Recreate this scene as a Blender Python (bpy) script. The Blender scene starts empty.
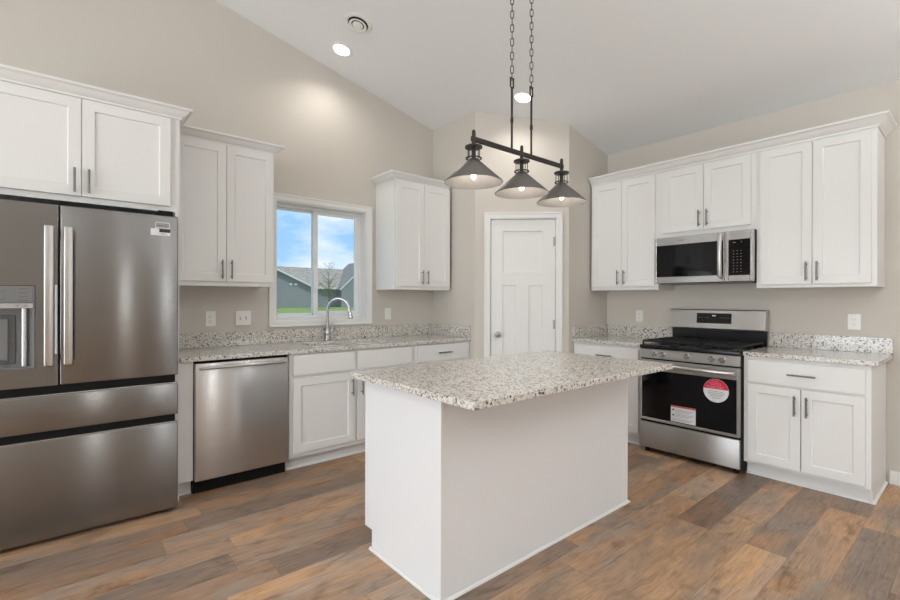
import bpy, bmesh, math, random
from mathutils import Vector, Matrix
random.seed(7)
S = bpy.context.scene
COL = S.collection
PI = math.pi

# ------------------------------------------------------------------ camera
cam_d = bpy.data.cameras.new('camera')
cam = bpy.data.objects.new('camera', cam_d)
COL.objects.link(cam)
S.camera = cam
cam_d.sensor_fit = 'HORIZONTAL'
cam_d.sensor_width = 36.0
cam_d.lens = 36.0 * 461.25 / 900.0
cam_d.clip_start = 0.05
cam_d.clip_end = 400
YAW, ROLL = 0.7029, -0.0023
cam.matrix_world = (Matrix.Translation((-4.4164, -3.938, 1.2731)) @ Matrix.Rotation(-YAW, 4, 'Z')
                    @ Matrix.Rotation(PI / 2 - 0.0009, 4, 'X') @ Matrix.Rotation(-ROLL, 4, 'Z'))

# ------------------------------------------------------------------ view
S.view_settings.view_transform = 'Standard'
S.view_settings.look = 'None'
S.view_settings.gamma = 1.0
S.view_settings.use_curve_mapping = False
S.view_settings.exposure = -0.05

# ------------------------------------------------------------------ node helpers
def new_mat(name):
    m = bpy.data.materials.new(name)
    m.use_nodes = True
    nt = m.node_tree
    b = nt.nodes['Principled BSDF']
    return m, nt, b
def N(nt, kind, **kw):
    n = nt.nodes.new(kind)
    for k, v in kw.items():
        if k.startswith('i_'):
            n.inputs[int(k[2:])].default_value = v
        else:
            setattr(n, k, v)
    return n
def L(nt, a, b): nt.links.new(a, b)
def ramp(nt, fac, stops, interp='LINEAR'):
    r = N(nt, 'ShaderNodeValToRGB')
    r.color_ramp.interpolation = interp
    e = r.color_ramp.elements
    while len(e) > 1: e.remove(e[-1])
    e[0].position = stops[0][0]; e[0].color = (*stops[0][1], 1)
    for p, c in stops[1:]:
        x = e.new(p); x.color = (*c, 1)
    L(nt, fac, r.inputs[0])
    return r.outputs[0]
def math_n(nt, op, a, b=None):
    n = N(nt, 'ShaderNodeMath', operation=op)
    for i, x in enumerate((a, b)):
        if x is None: continue
        if isinstance(x, (int, float)): n.inputs[i].default_value = x
        else: L(nt, x, n.inputs[i])
    return n.outputs[0]
def srgb(r, g, b):
    f = lambda c: (c / 255 / 12.92) if c / 255 <= .04045 else ((c / 255 + .055) / 1.055) ** 2.4
    return (f(r), f(g), f(b))

# ------------------------------------------------------------------ world: blue sky with soft clouds
W = bpy.data.worlds.new('sky'); S.world = W; W.use_nodes = True
nt = W.node_tree
bg = nt.nodes['Background']
tc = N(nt, 'ShaderNodeTexCoord')
sep = N(nt, 'ShaderNodeSeparateXYZ'); L(nt, tc.outputs['Generated'], sep.inputs[0])
sky = ramp(nt, sep.outputs['Z'], [(0.0, srgb(178, 214, 246)), (0.12, srgb(150, 200, 246)), (0.3, srgb(84, 158, 236)), (1, srgb(48, 110, 205))])
mp = N(nt, 'ShaderNodeMapping'); mp.inputs['Scale'].default_value = (1, 1, 2.6); mp.inputs['Location'].default_value = (0.35, 0.1, 0.2)
L(nt, tc.outputs['Generated'], mp.inputs[0])
nz = N(nt, 'ShaderNodeTexNoise'); nz.inputs['Scale'].default_value = 4.2; nz.inputs['Detail'].default_value = 6; nz.inputs['Roughness'].default_value = .52
L(nt, mp.outputs[0], nz.inputs['Vector'])
cl = ramp(nt, nz.outputs['Fac'], [(0.46, (0, 0, 0)), (0.66, (1, 1, 1))])
mx = N(nt, 'ShaderNodeMixRGB'); L(nt, cl, mx.inputs[0]); L(nt, sky, mx.inputs[1]); mx.inputs[2].default_value = (0.9, 0.93, 0.97, 1)
L(nt, mx.outputs[0], bg.inputs[0]); bg.inputs[1].default_value = 1.25

# ------------------------------------------------------------------ sun and daylight
def light(name, kind, loc, energy, color=(1, 1, 1), rot=None, **kw):
    d = bpy.data.lights.new(name, kind); d.energy = energy; d.color = color
    for k, v in kw.items(): setattr(d, k, v)
    o = bpy.data.objects.new(name, d); o.location = loc
    if rot: o.rotation_euler = rot
    COL.objects.link(o)
    return o
light('sun', 'SUN', (3, -6, 20), 2.2, (1, .96, .9), (math.radians(38), 0, math.radians(40)), angle=.02)
# daylight entering by the patio door and windows behind the camera (each fills its real opening)
light('daylight_left_door', 'AREA', (-8.42, -2.6, 1.15), 140, (.93, .972, 1), (0, math.radians(-90), 0), shape='RECTANGLE', size=2.1, size_y=2.6)
light('daylight_left_window', 'AREA', (-8.42, -6.5, 1.6), 8, (.95, .98, 1), (0, math.radians(-90), 0), shape='RECTANGLE', size=1.3, size_y=1.5)
light('daylight_front_window', 'AREA', (-3.38, -7.92, 1.35), 11, (1, .97, .92), (math.radians(90), 0, 0), shape='RECTANGLE', size=.14, size_y=1.7)
light('daylight_front_window', 'AREA', (-1.1, -7.92, 1.35), 13, (1, .98, .95), (math.radians(90), 0, 0), shape='RECTANGLE', size=.28, size_y=1.7)
# added fill behind the camera, aimed up to brighten the vaulted ceiling
light('ceiling_fill', 'AREA', (-6.9, -5.4, 2.1), 112, (.95, .978, 1), (math.radians(180), 0, 0), shape='SQUARE', size=1.6)
light('ceiling_fill', 'AREA', (-2.0, -5.6, 1.9), 64, (.95, .978, 1), (math.radians(180), 0, 0), shape='SQUARE', size=1.6)

# ------------------------------------------------------------------ materials
def plain(name, col, rough=.5, metal=0.0, spec=None, bump=None, coat=0):
    m, nt, b = new_mat(name)
    b.inputs['Base Color'].default_value = (*col, 1)
    b.inputs['Roughness'].default_value = rough
    b.inputs['Metallic'].default_value = metal
    if spec is not None: b.inputs['Specular IOR Level'].default_value = spec
    if coat: b.inputs['Coat Weight'].default_value = coat
    if bump:
        t = N(nt, 'ShaderNodeTexCoord')
        n = N(nt, 'ShaderNodeTexNoise'); n.inputs['Scale'].default_value = bump[0]; n.inputs['Detail'].default_value = 3
        L(nt, t.outputs['Object'], n.inputs['Vector'])
        bp = N(nt, 'ShaderNodeBump'); bp.inputs['Strength'].default_value = bump[1]; bp.inputs['Distance'].default_value = bump[2]
        L(nt, n.outputs['Fac'], bp.inputs['Height']); L(nt, bp.outputs[0], b.inputs['Normal'])
    return m
M = {}
M['wall'] = plain('wall_paint', srgb(206, 200, 191), .75, bump=(260, .12, .001))
M['ceiling'] = plain('ceiling_paint', srgb(236, 237, 237), .85, bump=(70, .25, .002))
M['trim'] = plain('white_trim', srgb(232, 232, 230), .4)
M['cab'] = plain('cabinet_white', srgb(230, 230, 228), .38, bump=(30, .03, .001))
M['island'] = plain('island_white', srgb(230, 231, 232), .42)
M['black'] = plain('black_enamel', (.008, .008, .009), .22, spec=.3)
M['iron'] = plain('cast_iron', (.012, .012, .013), .5, spec=.25, bump=(300, .3, .001))
M['plastic_dark'] = plain('dark_plastic', (.008, .008, .008), .6, spec=.2)  # near-black plastic of kicks, cases and pockets
M['glass_black'] = plain('oven_glass', (.004, .004, .005), .05, spec=.32)
M['nickel'] = plain('brushed_nickel', (.20, .195, .19), .34, 1.0)
M['satin'] = plain('satin_nickel', (.46, .455, .45), .3, 1.0)
M['chrome'] = plain('chrome', (.50, .50, .505), .13, 1.0)
M['bronze'] = plain('dark_bronze', (.045, .038, .032), .42, .7)
M['plastic_white'] = plain('white_plastic', srgb(236, 236, 232), .35)
M['vinyl'] = plain('window_vinyl', srgb(235, 237, 238), .35)
M['grey_plastic'] = plain('grey_plastic', srgb(120, 121, 122), .35, .3)
M['grey_dark'] = plain('dark_grey_plastic', srgb(88, 89, 90), .35, .2)
M['silver'] = plain('silver_trim', (.55, .55, .56), .25, .9)
M['red'] = plain('sticker_red', srgb(205, 28, 62), .45)
M['paper'] = plain('sticker_white', srgb(222, 224, 228), .5)
M['ink'] = plain('printed_grey', srgb(150, 152, 162), .5)
M['ink_dark'] = plain('printed_black', srgb(30, 30, 32), .5)
M['ink_red'] = plain('printed_red', srgb(190, 90, 80), .5)
M['orange'] = plain('sticker_pink_print', srgb(235, 140, 160), .5)
M['legend'] = plain('button_legend', srgb(150, 150, 150), .5)
M['drain'] = plain('slot_black', (.02, .02, .02), .7)

def emis(name, col, s):
    m, nt, b = new_mat(name)
    b.inputs['Base Color'].default_value = (*col, 1)
    b.inputs['Emission Color'].default_value = (*col, 1)
    b.inputs['Emission Strength'].default_value = s
    return m
M['bulb'] = emis('bulb_glow', (1, .9, .75), 14)
M['diffuser'] = emis('led_diffuser', (1, .97, .92), 5)
M['led'] = emis('clock_digits', (.75, .9, 1), .9)

# stainless steel with a horizontal brush
def steel(name, col, rough):
    m, nt, b = new_mat(name)
    t = N(nt, 'ShaderNodeTexCoord')
    mp = N(nt, 'ShaderNodeMapping'); mp.inputs['Scale'].default_value = (1.5, 1.5, 420)
    L(nt, t.outputs['Object'], mp.inputs[0])
    n = N(nt, 'ShaderNodeTexNoise'); n.inputs['Scale'].default_value = 1.6; n.inputs['Detail'].default_value = 3
    L(nt, mp.outputs[0], n.inputs['Vector'])
    c = ramp(nt, n.outputs['Fac'], [(.3, tuple(x * .93 for x in col)), (.7, tuple(x * 1.05 for x in col))])
    L(nt, c, b.inputs['Base Color'])
    b.inputs['Metallic'].default_value = 1
    b.inputs['Roughness'].default_value = rough
    b.inputs['Anisotropic'].default_value = .85
    tv = N(nt, 'ShaderNodeCombineXYZ'); tv.inputs[2].default_value = 1; L(nt, tv.outputs[0], b.inputs['Tangent'])
    bp = N(nt, 'ShaderNodeBump'); bp.inputs['Strength'].default_value = .1; bp.inputs['Distance'].default_value = .0006
    L(nt, n.outputs['Fac'], bp.inputs['Height']); L(nt, bp.outputs[0], b.inputs['Normal'])
    return m
M['steel'] = steel('stainless_steel', (.58, .58, .58), .27)
M['steel_dark'] = steel('dark_stainless', (.255, .25, .245), .24)
M['steel_light'] = steel('light_stainless', (.60, .595, .585), .30)
M['steel_range'] = steel('range_steel', (.46, .455, .445), .42)
M['basin'] = steel('sink_steel', (.45, .45, .45), .3)

# speckled granite
def granite():
    m, nt, b = new_mat('speckled_granite')
    t = N(nt, 'ShaderNodeTexCoord')
    g = N(nt, 'ShaderNodeNewGeometry')
    nd = N(nt, 'ShaderNodeTexNoise'); nd.inputs['Scale'].default_value = 38; nd.inputs['Detail'].default_value = 3
    L(nt, g.outputs['Position'], nd.inputs['Vector'])
    off = N(nt, 'ShaderNodeVectorMath', operation='MULTIPLY_ADD')
    L(nt, nd.outputs['Color'], off.inputs[0]); off.inputs[1].default_value = (.022, .022, .022); L(nt, g.outputs['Position'], off.inputs[2])
    def vor(scale):
        v = N(nt, 'ShaderNodeTexVoronoi'); v.inputs['Scale'].default_value = scale
        L(nt, off.outputs[0], v.inputs['Vector'])
        s = N(nt, 'ShaderNodeSeparateColor'); L(nt, v.outputs['Color'], s.inputs[0])
        return s.outputs[0], s.outputs[1], v.outputs['Distance']
    r1, g1, d1 = vor(120)
    r2, g2, d2 = vor(85)
    r3, g3, d3 = vor(210)
    base = ramp(nt, r3, [(0, srgb(224, 221, 215)), (.35, srgb(214, 210, 203)), (.62, srgb(202, 197, 190)), (.86, srgb(188, 181, 172))], 'CONSTANT')
    patch = ramp(nt, r1, [(0, srgb(128, 121, 114)), (.11, srgb(172, 165, 156)), (.27, srgb(228, 226, 221)), (.55, srgb(240, 237, 231))], 'CONSTANT')
    pm = ramp(nt, r1, [(0, (.8, .8, .8)), (.27, (.4, .4, .4)), (.45, (0, 0, 0))], 'CONSTANT')
    m1 = N(nt, 'ShaderNodeMixRGB'); L(nt, pm, m1.inputs[0]); L(nt, base, m1.inputs[1]); L(nt, patch, m1.inputs[2])
    cl = N(nt, 'ShaderNodeTexNoise'); cl.inputs['Scale'].default_value = 9; cl.inputs['Detail'].default_value = 2
    L(nt, g.outputs['Position'], cl.inputs['Vector'])
    thr = math_n(nt, 'MULTIPLY', cl.outputs['Fac'], .24)
    dk = math_n(nt, 'LESS_THAN', r2, thr)
    near = math_n(nt, 'LESS_THAN', d2, .52)
    dk = math_n(nt, 'MULTIPLY', dk, near)
    dk = math_n(nt, 'MULTIPLY', dk, .9)
    dcol = ramp(nt, g2, [(0, srgb(38, 38, 42)), (.5, srgb(84, 78, 74)), (.8, srgb(112, 96, 84))], 'CONSTANT')
    m2 = N(nt, 'ShaderNodeMixRGB'); L(nt, dk, m2.inputs[0]); L(nt, m1.outputs[0], m2.inputs[1]); L(nt, dcol, m2.inputs[2])
    L(nt, m2.outputs[0], b.inputs['Base Color'])
    b.inputs['Roughness'].default_value = .13
    b.inputs['Specular IOR Level'].default_value = .5
    return m
M['granite'] = granite()

# vinyl plank floor: planks run along X
def floor_mat():
    m, nt, b = new_mat('plank_floor')
    g = N(nt, 'ShaderNodeNewGeometry')
    sp = N(nt, 'ShaderNodeSeparateXYZ'); L(nt, g.outputs['Position'], sp.inputs[0])
    WD, LN = .182, 1.22
    yy = math_n(nt, 'DIVIDE', math_n(nt, 'ADD', sp.outputs[1], 20.025), WD)
    row = math_n(nt, 'FLOOR', yy)
    wn = N(nt, 'ShaderNodeTexWhiteNoise', noise_dimensions='1D'); L(nt, row, wn.inputs['W'])
    xx = math_n(nt, 'ADD', math_n(nt, 'DIVIDE', math_n(nt, 'ADD', sp.outputs[0], 30.0), LN), math_n(nt, 'MULTIPLY', wn.outputs['Value'], 7.0))
    colx = math_n(nt, 'FLOOR', xx)
    cid = N(nt, 'ShaderNodeCombineXYZ'); L(nt, row, cid.inputs[0]); L(nt, colx, cid.inputs[1])
    w2 = N(nt, 'ShaderNodeTexWhiteNoise', noise_dimensions='2D'); L(nt, cid.outputs[0], w2.inputs['Vector'])
    rnd = w2.outputs['Value']
    # grain coordinates, shifted per plank
    sh = N(nt, 'ShaderNodeVectorMath', operation='MULTIPLY_ADD')
    L(nt, w2.outputs['Color'], sh.inputs[0]); sh.inputs[1].default_value = (13, 13, 13); L(nt, g.outputs['Position'], sh.inputs[2])
    def noise(scale, sx, sy, det, rough=.55, dist=0):
        mp = N(nt, 'ShaderNodeMapping'); mp.inputs['Scale'].default_value = (sx, sy, 1)
        L(nt, sh.outputs[0], mp.inputs[0])
        n = N(nt, 'ShaderNodeTexNoise'); n.inputs['Scale'].default_value = scale; n.inputs['Detail'].default_value = det
        n.inputs['Roughness'].default_value = rough; n.inputs['Distortion'].default_value = dist
        L(nt, mp.outputs[0], n.inputs['Vector'])
        return n.outputs['Fac']
    broad = noise(1.6, 1.0, 3.4, 3, .5, .6)
    fine = noise(6, 1.3, 26, 7, .68, .5)
    mott = noise(5, 1.0, 2.6, 5, .6, 1.0)
    tone = ramp(nt, rnd, [(0, srgb(134, 105, 84)), (.2, srgb(166, 130, 98)), (.42, srgb(196, 157, 117)), (.62, srgb(150, 118, 93)), (.8, srgb(186, 151, 117)), (1, srgb(130, 109, 94))])
    greyc = ramp(nt, rnd, [(0, srgb(112, 99, 90)), (.5, srgb(160, 144, 129)), (1, srgb(116, 103, 95))])
    f1 = ramp(nt, broad, [(.38, (0, 0, 0)), (.62, (.9, .9, .9))])
    a = N(nt, 'ShaderNodeMixRGB'); L(nt, f1, a.inputs[0]); L(nt, tone, a.inputs[1]); L(nt, greyc, a.inputs[2])
    f2 = ramp(nt, fine, [(.3, (.50, .45, .42)), (.48, (.90, .89, .88)), (.62, (1.04, 1.04, 1.04)), (.75, (1.2, 1.18, 1.16))])
    b2 = N(nt, 'ShaderNodeMixRGB', blend_type='MULTIPLY'); b2.inputs[0].default_value = .85
    L(nt, a.outputs[0], b2.inputs[1]); L(nt, f2, b2.inputs[2])
    f3 = ramp(nt, mott, [(.28, (.42, .36, .32)), (.40, (.80, .78, .76)), (.5, (1, 1, 1)), (.7, (1.12, 1.1, 1.08))])
    b3 = N(nt, 'ShaderNodeMixRGB', blend_type='MULTIPLY'); b3.inputs[0].default_value = .8
    L(nt, b2.outputs[0], b3.inputs[1]); L(nt, f3, b3.inputs[2])
    # joints
    fy = math_n(nt, 'FRACT', yy); fx = math_n(nt, 'FRACT', xx)
    dy = math_n(nt, 'MULTIPLY', math_n(nt, 'MINIMUM', fy, math_n(nt, 'SUBTRACT', 1.0, fy)), WD)
    dx = math_n(nt, 'MULTIPLY', math_n(nt, 'MINIMUM', fx, math_n(nt, 'SUBTRACT', 1.0, fx)), LN)
    seam = math_n(nt, 'LESS_THAN', math_n(nt, 'MINIMUM', dx, dy), .0011)
    b4 = N(nt, 'ShaderNodeMixRGB'); L(nt, math_n(nt, 'MULTIPLY', seam, .5), b4.inputs[0]); L(nt, b3.outputs[0], b4.inputs[1]); b4.inputs[2].default_value = (.05, .035, .025, 1)
    fgain = N(nt, 'ShaderNodeMixRGB', blend_type='MULTIPLY')
    L(nt, fgain.outputs[0], b.inputs['Base Color'])
    fgain.inputs[0].default_value = 1; fgain.inputs[2].default_value = (1.24, 1.225, 1.21, 1); L(nt, b4.outputs[0], fgain.inputs[1])
    rr = ramp(nt, fine, [(.3, (.42, .42, .42)), (.7, (.32, .32, .32))])
    L(nt, rr, b.inputs['Roughness'])
    b.inputs['Specular IOR Level'].default_value = .4
    bp = N(nt, 'ShaderNodeBump'); bp.inputs['Strength'].default_value = .12; bp.inputs['Distance'].default_value = .001
    L(nt, fine, bp.inputs['Height']); L(nt, bp.outputs[0], b.inputs['Normal'])
    return m
M['floor'] = floor_mat()

# window glass
m, nt, b = new_mat('window_glass')
nt.nodes.remove(b)
tr_ = N(nt, 'ShaderNodeBsdfTransparent'); tr_.inputs[0].default_value = (.975, .985, .98, 1)
gl_ = N(nt, 'ShaderNodeBsdfGlossy'); gl_.inputs['Roughness'].default_value = .01
mxs = N(nt, 'ShaderNodeMixShader'); mxs.inputs[0].default_value = .04
L(nt, tr_.outputs[0], mxs.inputs[1]); L(nt, gl_.outputs[0], mxs.inputs[2]); L(nt, mxs.outputs[0], nt.nodes['Material Output'].inputs[0])
M['glass'] = m
# mercury-glass like smoky translucent pendant shade
m, nt, b = new_mat('brushed_metal_shade')
b.inputs['Base Color'].default_value = (.20, .19, .18, 1); b.inputs['Metallic'].default_value = .85; b.inputs['Roughness'].default_value = .33
M['shade'] = m
M['lining'] = plain('shade_lining', (.36, .35, .34), .35, .5)
# outdoors
def noisy(name, c1, c2, scale, rough=.9, sc=(1, 1, 1)):
    m, nt, b = new_mat(name)
    g = N(nt, 'ShaderNodeNewGeometry')
    mp = N(nt, 'ShaderNodeMapping'); mp.inputs['Scale'].default_value = sc
    L(nt, g.outputs['Position'], mp.inputs[0])
    n = N(nt, 'ShaderNodeTexNoise'); n.inputs['Scale'].default_value = scale; n.inputs['Detail'].default_value = 5
    L(nt, mp.outputs[0], n.inputs['Vector'])
    L(nt, ramp(nt, n.outputs['Fac'], [(.35, c1), (.65, c2)]), b.inputs['Base Color'])
    b.inputs['Roughness'].default_value = rough
    return m
M['grass'] = noisy('lawn_grass', srgb(118, 150, 62), srgb(164, 186, 92), 1.3)
M['shingle'] = noisy('roof_shingle', srgb(150, 144, 128), srgb(186, 179, 160), 2.4, sc=(1, 1, 3))
M['leaf'] = noisy('tree_leaf', srgb(62, 92, 34), srgb(120, 150, 66), 3.0)
M['bark'] = noisy('tree_bark', srgb(84, 70, 56), srgb(112, 96, 80), 6)
m, nt, b = new_mat('grey_siding')
g = N(nt, 'ShaderNodeNewGeometry'); sp = N(nt, 'ShaderNodeSeparateXYZ'); L(nt, g.outputs['Position'], sp.inputs[0])
fr = math_n(nt, 'FRACT', math_n(nt, 'MULTIPLY', sp.outputs[2], 5.5))
L(nt, ramp(nt, fr, [(0, srgb(112, 116, 116)), (.12, srgb(146, 150, 150)), (1, srgb(140, 144, 144))]), b.inputs['Base Color'])
b.inputs['Roughness'].default_value = .8
M['siding'] = m

# ------------------------------------------------------------------ mesh helpers
class MB:
    """collects shapes in local coordinates; build() links them as ONE mesh object"""
    def __init__(self): self.bm = bmesh.new()
    def _m(self, geom, mtx): bmesh.ops.transform(self.bm, matrix=mtx, verts=geom)
    def box(self, x0, x1, y0, y1, z0, z1, bev=0, seg=1):
        x0, x1 = sorted((x0, x1)); y0, y1 = sorted((y0, y1)); z0, z1 = sorted((z0, z1))
        bm = self.bm
        v = [bm.verts.new(p) for p in ((x0, y0, z0), (x1, y0, z0), (x1, y1, z0), (x0, y1, z0), (x0, y0, z1), (x1, y0, z1), (x1, y1, z1), (x0, y1, z1))]
        fs = [bm.faces.new([v[i] for i in q]) for q in ((0, 3, 2, 1), (4, 5, 6, 7), (0, 1, 5, 4), (1, 2, 6, 5), (2, 3, 7, 6), (3, 0, 4, 7))]
        if bev:
            es = list({e for f in fs for e in f.edges})
            bmesh.ops.bevel(bm, geom=es, offset=bev, segments=seg, affect='EDGES', profile=.5)
        return self
    def panel_door(self, x0, x1, z0, z1, yf, yb, stile=.057, rail=.057, rec=.009, panels=None, bev=.0015):
        """front at y=yf (towards -y), back at yb; recessed panels"""
        bm = self.bm
        if panels is None: panels = [(x0 + stile, x1 - stile, z0 + rail, z1 - rail)]
        xs = sorted({x0, x1, *[p[0] for p in panels], *[p[1] for p in panels]})
        zs = sorted({z0, z1, *[p[2] for p in panels], *[p[3] for p in panels]})
        vf = {(i, j): bm.verts.new((x, yf, z)) for i, x in enumerate(xs) for j, z in enumerate(zs)}
        def inpan(x, z): return any(p[0] < x < p[1] and p[2] < z < p[3] for p in panels)
        for i in range(len(xs) - 1):
            for j in range(len(zs) - 1):
                if not inpan((xs[i] + xs[i + 1]) / 2, (zs[j] + zs[j + 1]) / 2):
                    bm.faces.new([vf[i, j], vf[i + 1, j], vf[i + 1, j + 1], vf[i, j + 1]])
        for (a, b, c, d) in panels:
            t = .003
            # walk boundary of the hole using grid verts
            ia, ib, jc, jd = xs.index(a), xs.index(b), zs.index(c), zs.index(d)
            loop = [(i, jc) for i in range(ia, ib)] + [(ib, j) for j in range(jc, jd)] + [(i, jd) for i in range(ib, ia, -1)] + [(ia, j) for j in range(jd, jc, -1)]
            inner = []
            for (i, j) in loop:
                x = min(max(xs[i], a + t), b - t); z = min(max(zs[j], c + t), d - t)
                inner.append(bm.verts.new((x, yf + rec, z)))
            n = len(loop)
            for k in range(n):
                bm.faces.new([vf[loop[k]], vf[loop[(k + 1) % n]], inner[(k + 1) % n], inner[k]])
            bm.faces.new(inner)
        # sides and back
        nx, nz_ = len(xs) - 1, len(zs) - 1
        ring = [(i, 0) for i in range(nx)] + [(nx, j) for j in range(nz_)] + [(i, nz_) for i in range(nx, 0, -1)] + [(0, j) for j in range(nz_, 0, -1)]
        back = [bm.verts.new((xs[i], yb, zs[j])) for i, j in ring]
        for k in range(len(ring)):
            bm.faces.new([vf[ring[(k + 1) % len(ring)]], vf[ring[k]], back[k], back[(k + 1) % len(ring)]])
        bm.faces.new(back[::-1])
        return self
    def cyl(self, p0, p1, r, r2=None, seg=20, cap=True):
        p0, p1 = Vector(p0), Vector(p1); d = p1 - p0
        q = Vector((0, 0, 1)).rotation_difference(d.normalized()).to_matrix().to_4x4()
        bmesh.ops.create_cone(self.bm, cap_ends=cap, segments=seg, radius1=r, radius2=r if r2 is None else r2, depth=d.length,
                              matrix=Matrix.Translation((p0 + p1) / 2) @ q)
        return self
    def sphere(self, c, r, seg=16, sc=(1, 1, 1)):
        bmesh.ops.create_uvsphere(self.bm, u_segments=seg, v_segments=seg // 2 + 2, radius=r, matrix=Matrix.Translation(c) @ Matrix.Diagonal((*sc, 1)))
        return self
    def lathe(self, prof, c=(0, 0, 0), axis='Z', seg=36, closed=False):
        """prof: (radius, height) pairs"""
        bm = self.bm; rings = []
        R = {'Z': Matrix.Identity(3), 'Y': Matrix.Rotation(PI / 2, 3, 'X'), 'X': Matrix.Rotation(PI / 2, 3, 'Y')}[axis]
        for r, h in prof:
            if r < 1e-6: rings.append([bm.verts.new(R @ Vector((0, 0, h)) + Vector(c))])
            else: rings.append([bm.verts.new(R @ Vector((r * math.cos(2 * PI * k / seg), r * math.sin(2 * PI * k / seg), h)) + Vector(c)) for k in range(seg)])
        pr = list(zip(rings, rings[1:])) + ([(rings[-1], rings[0])] if closed else [])
        for a, b in pr:
            for k in range(seg):
                k2 = (k + 1) % seg
                if len(a) == 1 and len(b) == 1: continue
                if len(a) == 1: bm.faces.new([a[0], b[k2], b[k]])
                elif len(b) == 1: bm.faces.new([a[k], a[k2], b[0]])
                else: bm.faces.new([a[k], a[k2], b[k2], b[k]])
        return self
    def tube(self, pts, r, seg=12, cap=True, closed=False, flat=1.0):
        """round tube along a polyline; r may be a list"""
        bm = self.bm; pts = [Vector(p) for p in pts]; n = len(pts)
        rs = r if isinstance(r, (list, tuple)) else [r] * n
        prev = None; rings = []
        for i, p in enumerate(pts):
            a = pts[(i - 1) % n] if (closed or i > 0) else p
            b = pts[(i + 1) % n] if (closed or i < n - 1) else p
            t = (b - a).normalized()
            if prev is None:
                up = Vector((0, 0, 1)) if abs(t.z) < .9 else Vector((1, 0, 0))
                u = t.cross(up).normalized()
            else:
                u = (prev - t * prev.dot(t)).normalized()
            prev = u; w = t.cross(u)
            rings.append([bm.verts.new(p + (u * math.cos(2 * PI * k / seg) + w * math.sin(2 * PI * k / seg) * flat) * rs[i]) for k in range(seg)])
        m = n if closed else n - 1
        for i in range(m):
            a, b = rings[i], rings[(i + 1) % n]
            for k in range(seg):
                bm.faces.new([a[k], a[(k + 1) % seg], b[(k + 1) % seg], b[k]])
        if cap and not closed:
            bm.faces.new(rings[0][::-1]); bm.faces.new(rings[-1])
        return self
    def prism(self, poly, axis, a0, a1, top=None):
        """extrude 2D polygon along axis; for axis Z top(x,y) may give the upper height"""
        bm = self.bm
        def P(u, v, w): return {'X': (w, u, v), 'Y': (u, w, v), 'Z': (u, v, w)}[axis]
        lo = [bm.verts.new(P(u, v, a0)) for u, v in poly]
        hi = [bm.verts.new(P(u, v, top(u, v) if top else a1)) for u, v in poly]
        n = len(poly)
        bm.faces.new(lo[::-1]); bm.faces.new(hi)
        for i in range(n): bm.faces.new([lo[i], lo[(i + 1) % n], hi[(i + 1) % n], hi[i]])
        return self
    def sweep(self, path, prof):
        """open mitred sweep in plan: path [(x,y)], prof closed [(out,z)], out is to the right of travel"""
        bm = self.bm; pts = [Vector(p) for p in path]; n = len(pts); rings = []
        for i, p in enumerate(pts):
            def nr(a, b):
                d = (b - a).normalized(); return Vector((d.y, -d.x))
            if i == 0: o = nr(pts[0], pts[1])
            elif i == n - 1: o = nr(pts[-2], pts[-1])
            else:
                n1, n2 = nr(pts[i - 1], p), nr(p, pts[i + 1]); o = (n1 + n2).normalized(); o = o / max(.2, o.dot(n1))
            rings.append([bm.verts.new((p.x + o.x * u, p.y + o.y * u, z)) for u, z in prof])
        m = len(prof)
        for i in range(n - 1):
            for k in range(m): bm.faces.new([rings[i][k], rings[i][(k + 1) % m], rings[i + 1][(k + 1) % m], rings[i + 1][k]])
        bm.faces.new(rings[0][::-1]); bm.faces.new(rings[-1])
        return self
    def slab(self, xs, ys, z0, z1, skip=()):
        """plate on a grid with cells left out (holes)"""
        bm = self.bm; nx, ny = len(xs) - 1, len(ys) - 1
        lo = {}; hi = {}
        def V(d, i, j, z):
            if (i, j) not in d: d[i, j] = bm.verts.new((xs[i], ys[j], z))
            return d[i, j]
        solid = {(i, j) for i in range(nx) for j in range(ny)} - set(skip)
        for i, j in solid:
            c = [(i, j), (i + 1, j), (i + 1, j + 1), (i, j + 1)]
            bm.faces.new([V(hi, *k, z1) for k in c]); bm.faces.new([V(lo, *k, z0) for k in c[::-1]])
            for (a, b, nb) in ((c[0], c[1], (i, j - 1)), (c[1], c[2], (i + 1, j)), (c[2], c[3], (i, j + 1)), (c[3], c[0], (i - 1, j))):
                if nb not in solid: bm.faces.new([V(lo, *a, z0), V(lo, *b, z0), V(hi, *b, z1), V(hi, *a, z1)])
        return self
    def build(self, name, mat, parent=None, smooth=False, label=None, bevel=0, angle=35):
        bm = self.bm
        bmesh.ops.recalc_face_normals(bm, faces=bm.faces)
        me = bpy.data.meshes.new(name); bm.to_mesh(me); bm.free()
        me.materials.append(mat)
        o = bpy.data.objects.new(name, me); COL.objects.link(o)
        if parent: o.parent = parent
        if smooth:
            me.polygons.foreach_set('use_smooth', [True] * len(me.polygons))
            me.set_sharp_from_angle(angle=math.radians(angle))
        if bevel:
            md = o.modifiers.new('bevel', 'BEVEL'); md.width = bevel; md.segments = 2; md.limit_method = 'ANGLE'; md.angle_limit = math.radians(40)
            md.harden_normals = False
        if label: o['label'] = label
        return o
def thing(name, label, cat, loc=(0, 0, 0), rz=0, group=None):
    o = bpy.data.objects.new(name, None); COL.objects.link(o)
    o.empty_display_size = .1
    o.location = loc; o.rotation_euler = (0, 0, rz); o['label'] = label; o['category'] = cat
    if group: o['group'] = group
    return o
def tag(o, label, cat, group=None):
    o['label'] = label; o['category'] = cat
    if group: o['group'] = group
    return o
def struct(o, label=None):
    o['kind'] = 'structure'
    if label: o['label'] = label
    return o
RB = -PI / 2     # turn of things standing on the right wall

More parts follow.
